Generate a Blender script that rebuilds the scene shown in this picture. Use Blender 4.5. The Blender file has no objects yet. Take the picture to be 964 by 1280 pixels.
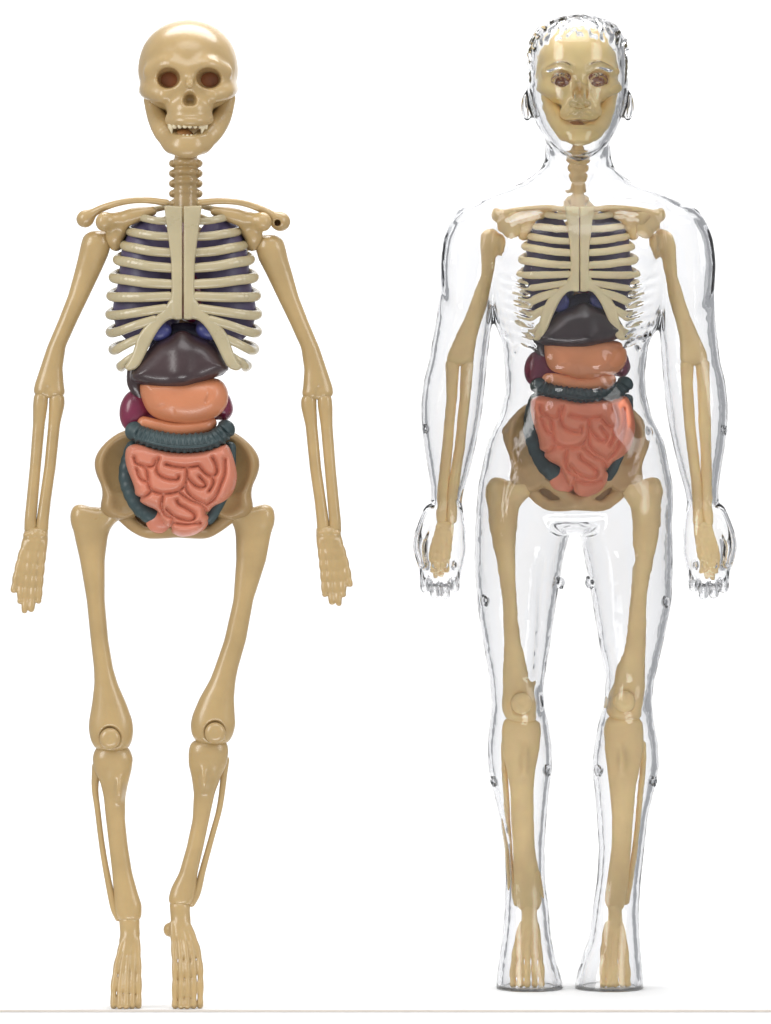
import bpy, math, random
import numpy as np
random.seed(4); np.random.seed(4)
S = 0.0003            # one modelling unit is 0.3 mm: the figures are about 37 cm tall
DIST = 6000.0         # camera distance in units
CX, CY = 482.0, 640.0
FLOOR = 1255.8        # height of the floor in units, measured downwards
scene = bpy.context.scene
COL = scene.collection

# ---------------------------------------------------------------- implicit surfaces
class Grid:
    def __init__(s, lo, hi, h):
        s.lo = np.array(lo, float); s.h = float(h)
        s.n = np.ceil((np.array(hi, float)-s.lo)/h).astype(int)+1
        s.ax = [s.lo[i]+h*np.arange(s.n[i]) for i in range(3)]
        s.f = np.full(tuple(s.n), 60.0, np.float32)
    def win(s, lo, hi, pad):
        out = []
        for i in range(3):
            a = int(np.floor((lo[i]-pad-s.lo[i])/s.h)); b = int(np.ceil((hi[i]+pad-s.lo[i])/s.h))+1
            a = max(a, 0); b = min(b, s.n[i])
            if b <= a: return None
            out.append(slice(a, b))
        return tuple(out)
    def ev(s, prim, w):
        X = s.ax[0][w[0]][:, None, None]; Y = s.ax[1][w[1]][None, :, None]; D = s.ax[2][w[2]][None, None, :]
        return prim[0](X, Y, D)
    def add(s, prim, k=0.0):
        w = s.win(prim[1], prim[2], k*1.6+4*s.h)
        if w is None: return s
        b = s.ev(prim, w); a = s.f[w]
        if k > 0:
            hh = np.maximum(k-np.abs(a-b), 0)/k
            s.f[w] = np.minimum(a, b)-hh*hh*k/4
        else: s.f[w] = np.minimum(a, b)
        return s
    def sub(s, prim, k=0.0):
        w = s.win(prim[1], prim[2], k*1.6+4*s.h)
        if w is None: return s
        b = -s.ev(prim, w); a = s.f[w]
        if k > 0:
            hh = np.maximum(k-np.abs(a-b), 0)/k
            s.f[w] = np.maximum(a, b)+hh*hh*k/4
        else: s.f[w] = np.maximum(a, b)
        return s

def nets(f, lo, h):
    ins = f < 0
    nx, ny, nz = f.shape
    cs = (nx-1, ny-1, nz-1)
    c = np.zeros(cs, np.int8)
    corners = [(i, j, k) for i in (0, 1) for j in (0, 1) for k in (0, 1)]
    sl = lambda o: tuple(slice(o[a], o[a]+cs[a]) for a in range(3))
    for o in corners: c += ins[sl(o)]
    act = (c > 0) & (c < 8)
    idx = np.argwhere(act)
    vid = np.full(cs, -1, np.int64); vid[act] = np.arange(len(idx))
    P = np.zeros((len(idx), 3)); N = np.zeros(len(idx))
    for a in range(3):
        for o in corners:
            if o[a]: continue
            o2 = list(o); o2[a] = 1
            fa = f[tuple((idx+np.array(o)).T)]; fb = f[tuple((idx+np.array(o2)).T)]
            m = (fa < 0) != (fb < 0)
            t = np.where(m, fa/np.where(m, fa-fb, 1), 0)
            pt = np.tile(np.array(o, float), (len(idx), 1)); pt[:, a] = t
            P[m] += pt[m]; N[m] += 1
    V = (idx+P/N[:, None])*h+lo
    F = []
    for a in range(3):
        b, d = (a+1) % 3, (a+2) % 3
        s0 = [slice(None)]*3; s1 = [slice(None)]*3
        s0[a] = slice(0, -1); s1[a] = slice(1, None)
        x0 = ins[tuple(s0)]; x1 = ins[tuple(s1)]
        e = np.argwhere(x0 != x1)
        e = e[(e[:, b] > 0) & (e[:, d] > 0) & (e[:, b] < f.shape[b]-1) & (e[:, d] < f.shape[d]-1)]
        q = []
        for db, dd in ((-1, -1), (0, -1), (0, 0), (-1, 0)):
            p = e.copy(); p[:, b] += db; p[:, d] += dd
            q.append(vid[tuple(p.T)])
        q = np.stack(q, 1)
        fl = x0[tuple(e.T)]
        q[~fl] = q[~fl][:, ::-1]
        F.append(q)
    F = np.concatenate(F)
    return V, F

def relax(V, F, it=2):
    n = len(V)
    e = np.concatenate([F[:, [0, 1]], F[:, [1, 2]], F[:, [2, 3]], F[:, [3, 0]]])
    i = np.concatenate([e[:, 0], e[:, 1]]); j = np.concatenate([e[:, 1], e[:, 0]])
    cnt = np.bincount(i, minlength=n).astype(float)[:, None]
    def lap(A): return np.stack([np.bincount(i, weights=A[j, a], minlength=n) for a in range(3)], 1)/cnt-A
    for _ in range(it):
        V = V+0.5*lap(V); V = V-0.52*lap(V)
    return V

def resample(pts, n=5):
    P = np.array(pts, float)
    if len(P) < 3: return P
    Q = np.vstack([2*P[0]-P[1], P, 2*P[-1]-P[-2]]); out = []
    for i in range(1, len(Q)-2):
        for t in np.arange(n)/n:
            a, b, c, d = Q[i-1:i+3]
            out.append(0.5*(2*b+(c-a)*t+(2*a-5*b+4*c-d)*t*t+(3*b-a-3*c+d)*t**3))
    out.append(P[-1]); return np.array(out)

def ell(c, r, rot=0.0):
    c = np.array(c, float); r = np.array(r, float); ca, sa = math.cos(rot), math.sin(rot)
    def f(X, Y, D):
        x = (X-c[0])*ca+(Y-c[1])*sa; y = -(X-c[0])*sa+(Y-c[1])*ca; z = D-c[2]
        k0 = np.sqrt((x/r[0])**2+(y/r[1])**2+(z/r[2])**2)
        k1 = np.sqrt((x/r[0]**2)**2+(y/r[1]**2)**2+(z/r[2]**2)**2)+1e-6
        return (k0*(k0-1)/k1)
    m = np.array([max(r[0], r[1])]*2+[r[2]]) if rot else r
    return f, c-m, c+m

def tube(pts, rad, flat=1.0, n=5, bump=None):
    """pts (x,y,d); rad number or list; flat scales the section in depth; bump=(amplitude, period) swells along the length"""
    P = np.array(pts, float)
    R = np.full(len(P), float(rad)) if np.isscalar(rad) else np.array(rad, float)
    Q = resample(np.hstack([P, R[:, None]]), n)
    P, R = Q[:, :3], Q[:, 3]
    L = np.concatenate([[0], np.cumsum(np.linalg.norm(np.diff(P, axis=0), axis=1))])
    def f(X, Y, D):
        best = None
        for i in range(len(P)-1):
            a, b = P[i], P[i+1]; v = b-a; vv = max(v@v, 1e-9)
            t = np.clip(((X-a[0])*v[0]+(Y-a[1])*v[1]+(D-a[2])*v[2])/vv, 0, 1)
            r = R[i]+(R[i+1]-R[i])*t
            if bump: r = r+bump[0]*np.abs(np.sin(math.pi*(L[i]+t*(L[i+1]-L[i]))/bump[1]))
            d = np.sqrt((X-a[0]-t*v[0])**2+(Y-a[1]-t*v[1])**2+((D-a[2]-t*v[2])/flat)**2)-r
            best = d if best is None else np.minimum(best, d)
        return best
    m = R.max()*max(1, flat)+(bump[0] if bump else 0)
    return f, P.min(0)-m, P.max(0)+m

def loft(rows, sm=5, cap=3.0):
    """rows (y, x_left, x_right, half_depth, depth_centre): stacked elliptical sections"""
    A = np.array(rows, float)
    y0, y1 = A[0, 0], A[-1, 0]
    ys = np.arange(y0, y1+0.01, 0.5)
    T = np.stack([np.interp(ys, A[:, 0], A[:, i]) for i in range(1, 5)], 1)
    w = int(sm*2)
    if w > 1:
        ker = np.hanning(2*w+3)[1:-1]; ker /= ker.sum(); pw = len(ker)//2
        T2 = np.pad(T, ((pw, pw), (0, 0)), mode='reflect', reflect_type='odd')
        T = np.stack([np.convolve(T2[:, i], ker, 'valid') for i in range(4)], 1)
    def f(X, Y, D):
        g = [np.interp(Y, ys, T[:, i]) for i in range(4)]
        cx = (g[0]+g[1])/2; rx = np.maximum((g[1]-g[0])/2, 0.5); rd = np.maximum(g[2], 0.5)
        k0 = np.sqrt(((X-cx)/rx)**2+((D-g[3])/rd)**2)
        k1 = np.sqrt(((X-cx)/rx**2)**2+((D-g[3])/rd**2)**2)+1e-6
        a = k0*(k0-1)/k1
        a = np.where(k0 < 0.4, np.minimum(a, -0.5*np.minimum(rx, rd)), a)
        b = np.maximum(y0-Y, Y-y1)
        if cap <= 0: return np.maximum(a, b)
        hh = np.maximum(cap-np.abs(a-b), 0)/cap
        return np.maximum(a, b)+hh*hh*cap/4
    lo = np.array([A[:, 1].min(), y0, (A[:, 4]-A[:, 3]).min()]); hi = np.array([A[:, 2].max(), y1, (A[:, 4]+A[:, 3]).max()])
    return f, lo, hi

def chaikin(P, it=2):
    P = np.array(P, float)
    for _ in range(it):
        Q = np.roll(P, -1, 0); P = np.stack([0.75*P+0.25*Q, 0.25*P+0.75*Q], 1).reshape(-1, 2)
    return P

def pillow(poly, R, T, d0=0.0, slope=(0, 0), it=2):
    """a closed outline puffed up to half thickness T, rounded over the outer R units"""
    P = chaikin(poly, it); c = P.mean(0)
    def f(X, Y, D):
        x, y = X[:, :, 0], Y[:, :, 0]
        d2 = None; ins = np.zeros(np.broadcast(x, y).shape, bool)
        for i in range(len(P)):
            a, b = P[i], P[(i+1) % len(P)]; v = b-a
            t = np.clip(((x-a[0])*v[0]+(y-a[1])*v[1])/max(v@v, 1e-9), 0, 1)
            d = (x-a[0]-t*v[0])**2+(y-a[1]-t*v[1])**2
            d2 = d if d2 is None else np.minimum(d2, d)
            m = ((a[1] > y) != (b[1] > y))
            if abs(v[1]) > 1e-9: ins ^= m & (x < a[0]+(y-a[1])*v[0]/v[1])
        sd = np.sqrt(d2)*np.where(ins, -1, 1)
        q = np.maximum(sd+R, 0)[:, :, None]/R
        dc = d0+slope[0]*(X-c[0])+slope[1]*(Y-c[1])
        z = (D-dc)/T
        return (np.sqrt(q*q+z*z)-1)*min(R, T)
    ex = abs(slope[0])*np.ptp(P[:, 0])/2+abs(slope[1])*np.ptp(P[:, 1])/2
    return f, np.array([*P.min(0), d0-T-ex]), np.array([*P.max(0), d0+T+ex])

def solid(prims, h=1.6, k=3.0, it=2):
    """prims: list of (op, prim, k) or plain prims"""
    L = [p if isinstance(p[0], str) else ('+', p, k) for p in prims]
    lo = np.min([p[1][1] for p in L if p[0] == '+'], 0)-4*h-3; hi = np.max([p[1][2] for p in L if p[0] == '+'], 0)+4*h+3
    g = Grid(lo, hi, h)
    for op, p, kk in L: (g.add if op == '+' else g.sub)(p, kk)
    V, F = nets(g.f, g.lo, h)
    return relax(V, F, it), F

# ---------------------------------------------------------------- placing things
class Fig:
    def __init__(s, name, label, cat, group, basex, back):
        s.back = back; s.k = 1+back/DIST
        s.bx = (basex-CX)*s.k
        s.root = bpy.data.objects.new(name, None); COL.objects.link(s.root)
        s.root.location = (s.bx*S, back*S, 0); s.root.empty_display_size = 0.02
        s.root['label'] = label; s.root['category'] = cat
        if group: s.root['group'] = group
    def world(s, V):
        X = (V[:, 0]-CX)*s.k-s.bx; Z = (CY-V[:, 1])*s.k+(FLOOR-CY); Y = -V[:, 2]*s.k
        return np.stack([X, Y, Z], 1)*S

def blur(A, it):
    A = A.copy()
    for _ in range(it):
        for a in range(3):
            B = np.moveaxis(A, a, 0)
            B[1:-1] = 0.25*B[:-2]+0.5*B[1:-1]+0.25*B[2:]
    return A
def mirror(V, c): V = V.copy(); V[:, 0] = 2*c-V[:, 0]; return V
MESH = {}
def part(fig, name, VF, mat, parent=None, warp=None, flip=False, label=None):
    V, F = VF
    V = warp(V) if warp else V
    W = fig.world(V)
    me = bpy.data.meshes.new(name)
    # orientation from signed volume
    a, b, c, d = (W[F[:, i]] for i in range(4))
    vol = (np.einsum('ij,ij->i', a, np.cross(b, c)).sum()+np.einsum('ij,ij->i', a, np.cross(c, d)).sum())
    if (vol < 0): F = F[:, ::-1]
    me.from_pydata(W.tolist(), [], F.tolist()); me.update()
    me.polygons.foreach_set('use_smooth', [True]*len(me.polygons))
    me.materials.append(mat)
    o = bpy.data.objects.new(name, me); COL.objects.link(o)
    o.parent = parent if parent else fig.root
    if label: o['label'] = label
    return o

# ---------------------------------------------------------------- materials
def nt(name):
    m = bpy.data.materials.new(name); m.use_nodes = True
    n = m.node_tree.nodes; l = m.node_tree.links
    return m, n, l, n['Principled BSDF']

def plastic(name, col, var=0.12, rough=0.32, sss=0.0, bump=0.15, spec=0.5, scale=90, col2=None, coat=0.0):
    m, n, l, p = nt(name)
    tc = n.new('ShaderNodeTexCoord'); nz = n.new('ShaderNodeTexNoise'); nz.inputs['Scale'].default_value = scale; nz.inputs['Detail'].default_value = 4
    l.new(tc.outputs['Object'], nz.inputs['Vector'])
    cr = n.new('ShaderNodeValToRGB'); cr.color_ramp.elements[0].position = 0.3; cr.color_ramp.elements[1].position = 0.7
    c2 = col2 if col2 else [c*(1-var) for c in col]
    c1 = [min(1, c*(1+var*0.5)) for c in col] if not col2 else col
    cr.color_ramp.elements[0].color = (*c2, 1); cr.color_ramp.elements[1].color = (*c1, 1)
    l.new(nz.outputs['Fac'], cr.inputs['Fac']); l.new(cr.outputs['Color'], p.inputs['Base Color'])
    n2 = n.new('ShaderNodeTexNoise'); n2.inputs['Scale'].default_value = 700; n2.inputs['Detail'].default_value = 3
    l.new(tc.outputs['Object'], n2.inputs['Vector'])
    bp = n.new('ShaderNodeBump'); bp.inputs['Strength'].default_value = bump; bp.inputs['Distance'].default_value = 0.0004
    l.new(n2.outputs['Fac'], bp.inputs['Height']); l.new(bp.outputs['Normal'], p.inputs['Normal'])
    mr = n.new('ShaderNodeMapRange'); mr.inputs['To Min'].default_value = rough-0.06; mr.inputs['To Max'].default_value = rough+0.08
    l.new(nz.outputs['Fac'], mr.inputs['Value']); l.new(mr.outputs['Result'], p.inputs['Roughness'])
    p.inputs['Specular IOR Level'].default_value = spec
    if sss > 0:
        p.inputs['Subsurface Weight'].default_value = sss
        p.inputs['Subsurface Radius'].default_value = (1.0, 0.5, 0.2); p.inputs['Subsurface Scale'].default_value = 0.002
    if coat: p.inputs['Coat Weight'].default_value = coat; p.inputs['Coat Roughness'].default_value = 0.15
    return m

M = {}
M['bone'] = plastic('bone_plastic', (0.46, 0.32, 0.145), 0.10, 0.30, 0.15, coat=0.35)
M['rib'] = plastic('rib_plastic', (0.46, 0.39, 0.24), 0.10, 0.28, 0.12, coat=0.35)
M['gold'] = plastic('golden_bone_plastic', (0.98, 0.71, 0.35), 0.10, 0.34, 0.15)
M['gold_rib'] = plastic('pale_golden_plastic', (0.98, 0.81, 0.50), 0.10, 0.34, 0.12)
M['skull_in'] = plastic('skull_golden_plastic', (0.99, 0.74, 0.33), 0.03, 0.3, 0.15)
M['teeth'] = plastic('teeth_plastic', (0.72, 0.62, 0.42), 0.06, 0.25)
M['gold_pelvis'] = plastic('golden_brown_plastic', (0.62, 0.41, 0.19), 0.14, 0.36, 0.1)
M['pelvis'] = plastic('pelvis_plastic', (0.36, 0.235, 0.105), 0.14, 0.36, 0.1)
M['tongue'] = plastic('orange_brown_plastic', (0.42, 0.20, 0.07), 0.1, 0.4)
M['lung'] = plastic('purple_grey_plastic', (0.105, 0.085, 0.17), 0.2, 0.4)
M['blue'] = plastic('blue_plastic', (0.065, 0.07, 0.23), 0.15, 0.35)
M['liver'] = plastic('dark_brown_plastic', (0.048, 0.027, 0.029), 0.25, 0.30, coat=0.3)
M['navy'] = plastic('dark_navy_plastic', (0.02, 0.02, 0.045), 0.2, 0.4)
M['stomach'] = plastic('salmon_plastic', (0.56, 0.21, 0.10), 0.08, 0.36, 0.12, coat=0.2)
M['gut'] = plastic('pink_plastic', (0.57, 0.20, 0.125), 0.08, 0.38, 0.12, coat=0.15)
M['lit_stomach'] = plastic('salmon_plastic_lit', (0.84, 0.33, 0.15), 0.06, 0.34, 0.12)  # lit copy of the salmon plastic, brightened to offset the clear shell's dimming
M['lit_gut'] = plastic('pink_plastic_lit', (0.82, 0.27, 0.155), 0.06, 0.36, 0.12)  # lit copy of the pink plastic, lightened because the shell darkens it
M['colon'] = plastic('slate_plastic', (0.044, 0.074, 0.078), 0.35, 0.42, col2=(0.024, 0.042, 0.046))
M['magenta'] = plastic('magenta_plastic', (0.17, 0.015, 0.05), 0.2, 0.3, coat=0.3)
M['socket_shade'] = plastic('socket_shade_brown', (0.36, 0.13, 0.05), 0.15, 0.4)  # recess shade and light through the plastic, put into the colour
M['dark'] = plastic('dark_recess_plastic', (0.06, 0.025, 0.012), 0.1, 0.5)

def clear(name, bump=0.2, bscale=120, density=50):
    """clear moulded plastic: refracting walls with a faint grey body tint"""
    m = bpy.data.materials.new(name); m.use_nodes = True
    n = m.node_tree.nodes; l = m.node_tree.links; n.clear()
    out = n.new('ShaderNodeOutputMaterial'); gg = n.new('ShaderNodeBsdfGlass')
    gg.inputs['IOR'].default_value = 1.39; gg.inputs['Roughness'].default_value = 0.02; gg.inputs['Color'].default_value = (0.995, 0.995, 0.997, 1)
    tc = n.new('ShaderNodeTexCoord'); nz = n.new('ShaderNodeTexNoise'); nz.inputs['Scale'].default_value = bscale; nz.inputs['Detail'].default_value = 2
    l.new(tc.outputs['Object'], nz.inputs['Vector'])
    bp = n.new('ShaderNodeBump'); bp.inputs['Strength'].default_value = bump; bp.inputs['Distance'].default_value = 0.0015
    l.new(nz.outputs['Fac'], bp.inputs['Height']); l.new(bp.outputs['Normal'], gg.inputs['Normal'])
    va = n.new('ShaderNodeVolumeAbsorption'); va.inputs['Color'].default_value = (0.0, 0.015, 0.05, 1); va.inputs['Density'].default_value = density
    l.new(gg.outputs['BSDF'], out.inputs['Surface']); l.new(va.outputs['Volume'], out.inputs['Volume'])
    return m
M['clear'] = clear('clear_plastic')
M['clear_hair'] = clear('clear_plastic_rippled', bump=0.6, bscale=260)

# ---------------------------------------------------------------- shapes shared by both figures (left figure's measurements)
def skull_shape():
    E = [ell((235, 79, -8), (61, 54.5, 73)), ('+', ell((235, 94, -4), (59.5, 42, 66)), 12), ('+', ell((236, 112, 22), (54, 32, 42)), 14), ('+', ell((237, 146, -12), (43, 36, 36)), 8),
         ('+', tube([(190, 93, 42), (212, 86, 58), (237, 93, 63), (262, 86, 58), (285, 93, 42)], [6, 7, 5, 7, 6]), 12),
         ('+', tube([(180, 114, 0), (190, 118, 38), (208, 124, 54)], [6, 9, 9]), 10),
         ('+', tube([(291, 112, 0), (284, 118, 38), (268, 124, 54)], [6, 9, 9]), 10),
         ('+', ell((239, 142, 42), (28, 22, 28)), 10),
         ('+', tube([(214, 154, 48), (226, 156, 62), (240, 157, 67), (253, 156, 62), (263, 153, 48)], 6.5), 6),
         ('+', tube([(240, 99, 62), (240, 112, 72)], [5, 5.5]), 6),
         ('-', ell((213, 103, 64), (14.5, 12.5, 38)), 4), ('-', ell((263.5, 103, 64), (15.5, 12.5, 38)), 4),
         ('-', ell((237.5, 129, 72), (6, 9, 22), 0.15), 3), ('-', ell((242.5, 129, 72), (6, 9, 22), -0.15), 3),
                  ('-', ell((199, 154, 66), (10, 18, 30), -0.15), 5), ('-', ell((277, 152, 68), (9, 16, 28), 0.2), 5)]
    return solid(E, 1.5)
def eye_back(ex): return solid([ell((ex, 103, 30), (19, 17, 9))], 1.5)
def jaw_shape():
    E = [tube([(189, 126, 8), (197, 148, 18), (207, 166, 34), (219, 182, 46)], [9, 12, 14, 13], 0.8),
         ('+', tube([(286, 124, 8), (278, 148, 18), (267, 166, 34), (253, 182, 46)], [9, 12, 14, 13], 0.8), 8),
         ('+', tube([(218, 182, 46), (226, 186, 57), (236, 188, 61), (246, 186, 57), (254, 182, 46)], [11.5, 13.5, 14.5, 13.5, 11.5], 0.7), 8),
         ('+', tube([(215, 177, 50), (226, 178, 61), (237, 178.5, 64), (248, 178, 61), (259, 176, 50)], 4), 4)]
    return solid(E, 1.5)
def upper_teeth():
    L = []
    for i in range(8):
        t = (i-3.5)/3.5; x = 237+22*t; d = 66-16*t*t; y = 159
        L.append(('+', tube([(x, y-2, d), (x, y+4.0, d+0.6)], [3.4, 3.0]), 0.4))
    L.append(('+', tube([(216, 158, 52), (216.5, 164, 54), (217.5, 171.5, 54)], [3.4, 3, 0.9]), 1))
    L.append(('+', tube([(256, 158, 52), (255.5, 164, 55), (254, 171.5, 55)], [3.4, 3, 0.9]), 1))
    L[0] = L[0][1]
    return solid(L, 1.0, it=1)
def lower_teeth():
    L = []
    for i in range(9):
        t = (i-4)/4; x = 237+19*t; d = 65-13*t*t
        L.append(('+', tube([(x, 178, d), (x, 174.8, d+0.4)], [2.4, 2.0]), 0.5))
    return solid(L, 1.0, it=1)

def neck_shape(x=232.5, y0=196, y1=266, r=15.5):
    E = [tube([(x, y0, -2), (x, y1, 8)], r-1)]
    ys = np.arange(y0+7, y1-2, 12.6)
    for y in ys:
        E.append(('+', tube([(x-r+1, y+1, -2), (x-r*0.4, y, 13), (x+r*0.4, y, 13), (x+r-1, y+1, -2)], 4.9), 1.5))
        for q in (-1, 1): E.append(('+', ell((x+q*(r+0.8), y+1.5, 2), (5, 5, 9)), 2))
    return solid(E, 1.5)
def spine_shape():
    E = [tube([(231, 255, -8), (231, 340, -44), (231, 440, -42), (229, 540, -22), (224, 620, -34)], 13, bump=(3.5, 16))]
    return solid(E, 2.4)

RIBS = [(170, 272, 280, 212), (159, 291, 299, 213), (153, 309, 319, 213), (145, 327, 338, 214), (140, 349, 358, 214),
        (137, 372, 373, 212), (135.5, 395, 388, 207), (135.5, 417, 402, 194), (138.5, 439, 423, 180), (147.5, 460, 446, 170)]
RIBC = 230.8
def rib_shape(i, side):
    ox, oy, iy, ix = RIBS[i]
    a = [4.8, 5.6, 6.1, 6.4, 6.4, 6.2, 6.0, 5.8, 5.5, 5.2][i]
    din = [52, 55, 58, 60, 61, 62, 62, 62, 60, 57][i]
    w = ix-ox
    pts = [(ix+2, iy, din), (ix-w*0.35, iy+(oy-iy)*0.35+1.5, din-2), (ix-w*0.7, iy+(oy-iy)*0.8+1.5, din-12), (ox+6, oy+0.5, din-28),
           (ox+3.5, oy-3, din-46), (ox+12, oy-9, din-68), (ox+40, oy-17, -38), (RIBC-14, oy-24, -44)]
    if i == 9: pts = pts[:6]
    V, F = solid([tube(pts, [a*0.95, a, a*1.02, a, a*0.95, a*0.9, a*0.8, a*0.8][:len(pts)], 0.72, n=4)], 1.5)
    return (V, F) if side < 0 else (mirror(V, RIBC), F)
def sternum_half(side):
    pl = [(210, 262), (230.2, 264), (230.2, 402), (217, 401), (209, 405), (200, 416), (191, 432), (184, 447), (176, 462), (164, 466), (158, 461),
          (165, 452), (171, 438), (174, 424), (184, 410), (197, 398), (207, 390), (217, 374), (218, 340), (215, 300)]
    V, F = solid([pillow(pl, 4.5, 4.5, 61, (0.03, -0.002), it=1),
                  ('+', pillow([(208, 261), (220, 261), (230.8, 262), (230.8, 330), (230.8, 402), (222, 402), (219, 398), (217, 330)], 1.6, 4.5, 62.2, it=0), 2)], 1.3)
    return (V, F) if side < 0 else (mirror(V, RIBC+0.7), F)

def clavicle_shape(side):
    if side < 0: E = [tube([(210, 256, 40), (186, 253, 40), (160, 254, 36), (132, 261, 28), (110, 272, 20)], [4.4, 4.0, 4.0, 4.6, 6]), ('+', ell((107.5, 275, 16), (11, 10.5, 11)), 8)]
    else: E = [tube([(252, 256, 40), (276, 254, 40), (304, 256, 36), (331, 265, 28), (348, 276, 20)], [4.4, 4.0, 4.0, 4.6, 6]), ('+', ell((351, 278, 16), (12.5, 12, 12)), 8), ('-', tube([(347.5, 280, 40), (347.5, 280, 12)], 4), 1.5)]
    return solid(E, 1.5)
def scapula_shape(side):
    E = [tube([(192, 266, 34), (168, 272, 32), (150, 277, 30), (134, 276, 34)], [6, 10, 9, 8]),
         ('+', ell((132, 280, 32), (10.5, 11, 12)), 6), ('+', tube([(150, 280, 22), (144, 296, 20), (146, 306, 16)], [13, 11, 9]), 7),
         ('+', pillow([(192, 268), (146, 274), (142, 306), (160, 316), (178, 380), (190, 388), (198, 330)], 9, 6, -26, (0.6, 0)), 10),
         ('+', tube([(150, 290, 16), (156, 296, -26)], [10, 9]), 6),
         ('-', ell((150, 292, 44), (8, 10, 12)), 5)]
    V, F = solid(E, 1.7)
    return (V, F) if side < 0 else (mirror(V, 231), F)

def humerus_shape(rows, side, c=230.5):
    V, F = solid([loft(rows, 5, 8)], 1.6)
    return (V, F)
def mrows(rows, c): return [(r[0], 2*c-r[2], 2*c-r[1], r[3], r[4]) for r in rows]
HUM = [(289, 112, 134, 9, 12), (296, 105, 139, 15, 12), (306, 102, 140, 17, 12), (320, 99, 136, 15, 11), (340, 94, 127, 12, 10), (369, 86, 113, 10.5, 9), (400, 74, 98, 10, 8),
       (433, 60, 83, 10, 8), (460, 51, 79, 10, 8), (481, 44, 80.5, 11, 8), (490, 42.5, 82, 12, 8), (498, 47, 80, 10, 8)]
RAD = [(490, 45, 59, 8, 8), (496, 43, 61, 9, 9), (507, 42, 60.5, 9, 9), (530, 42, 57, 7, 9), (584, 38, 52, 7, 10), (625, 34, 48.5, 7, 10), (649, 31.5, 46.5, 8, 10), (667, 31, 47.5, 7, 10)]
ULN = [(491, 64, 79, 8, 8), (497, 62, 81.5, 9, 8), (507, 62, 81.5, 9, 8), (530, 61, 76, 7, 8), (584, 56, 70.5, 7, 9), (625, 50, 64.5, 7, 9), (649, 46.5, 62, 7.5, 10), (667, 44.5, 61, 7, 10)]
def elbow_groove(rows, side, c):
    xs = 61 if side < 0 else 2*c-61
    return solid([loft(rows, 5, 8), ('-', tube([(xs, 500, 22), (xs, 486, 20)], [6, 3]), 4)], 1.6)
def hand_shape(side=-1, dx=0, dy=0):
    E = [loft([(659, 33, 60, 8, 10), (664, 31, 61, 9, 10), (674, 30, 61, 9, 11), (690, 27, 59, 8, 12), (704, 26, 57, 7, 13)], 4, 5)]
    fing = [([(36, 672, 12), (27, 700, 16), (22, 722, 20), (19, 737, 22)], [5, 4.2, 4, 3.2]),
            ([(38, 675, 14), (32, 705, 17), (28, 730, 20), (27, 751, 23)], [4.4, 4.0, 3.9, 3.3]),
            ([(43, 675, 15), (38, 705, 18), (35, 738, 20), (32.5, 763, 24)], [4.4, 4.1, 4.0, 3.4]),
            ([(49, 675, 15), (45, 705, 18), (43, 738, 20), (41, 761, 24)], [4.4, 4.1, 4.0, 3.4]),
            ([(55, 675, 13), (53, 705, 16), (51, 730, 18), (50, 751, 22)], [4.6, 4.1, 3.8, 3.2])]
    for p, r in fing: E.append(('+', tube(p, r, bump=(0.9, 15)), 2.0))
    for x, y in ((36, 669), (45, 668), (54, 669), (40, 677), (50, 677)): E.append(('+', ell((x, y, 15), (6, 5, 6)), 2))
    V, F = solid(E, 1.4); V[:, 0] += dx; V[:, 1] += dy
    return V, F

def femur_shape(rows, head, patella_groove, troch):
    E = [loft(rows, 7, 8), ('+', tube(head, [9, 10, 13], 0.9), 10), ('+', ell(troch, (10, 14, 13)), 10),
         ('-', ell((*patella_groove, 30), (16, 17, 12.5)), 3)]
    return solid(E, 1.7)
FEM_L = [(634, 93, 126, 12, 6), (645, 90.5, 136, 15, 6), (655, 91, 140, 15, 6), (672, 94, 135, 14, 6), (700, 100.5, 131.6, 13, 7), (750, 109, 131.6, 12, 8), (800, 114, 136, 12, 8), (835, 118, 142, 12, 8), (855, 118.5, 148, 13, 8),
         (880, 115.5, 159, 16, 8), (900, 112, 166, 18, 8), (912, 111.5, 167.5, 19, 8), (925, 114, 166, 19, 8), (938, 121, 160, 15, 8)]
FEM_R = [(634, 307, 340, 12, 6), (645, 297, 341.6, 15, 6), (655, 293, 341.8, 15, 6), (672, 295, 338, 14, 6), (700, 295.5, 333, 13, 7), (750, 292, 317, 12, 8), (800, 280.6, 308, 12, 8), (835, 268.5, 298, 12, 8), (850, 262.5, 295, 13, 8),
         (872, 250, 293, 16, 8), (893, 241, 294, 18, 8), (905, 238.5, 295, 19, 8), (918, 240, 292, 19, 8), (930, 248, 285, 15, 8)]
def tibia_shape(rows, tub, ankle_cut=None):
    E = [loft(rows, 6, 6), ('+', ell((tub[0], tub[1], 18), (5, 16, 9)), 8)]
    return solid(E, 1.7)
TIB_L = [(932, 122, 160, 12, 4), (939, 118, 164, 15, 6), (948, 116, 167, 17, 6), (962, 118, 165, 16, 6), (978, 126, 161, 13, 6), (995, 130, 157.5, 11, 7), (1024, 133, 157, 10, 8), (1057, 137, 160.5, 10, 9), (1090, 141, 166, 10, 11), (1115, 143, 173, 11, 12),
         (1130, 144, 178, 12, 13), (1142, 146, 178, 12, 14), (1150, 149, 176, 11, 14)]
TIB_R = [(924, 243, 281, 12, 4), (930, 238, 285, 15, 6), (939, 236, 286, 17, 6), (955, 236, 284, 16, 6), (972, 240, 276, 13, 6), (991, 242.6, 269, 11, 7), (1024, 241, 262, 10, 8), (1057, 234, 255, 10, 9), (1090, 224.5, 247.5, 10, 11), (1108, 215, 246, 11, 12),
         (1120, 211.5, 244, 12, 13), (1130, 212, 240, 11, 14)]
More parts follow.
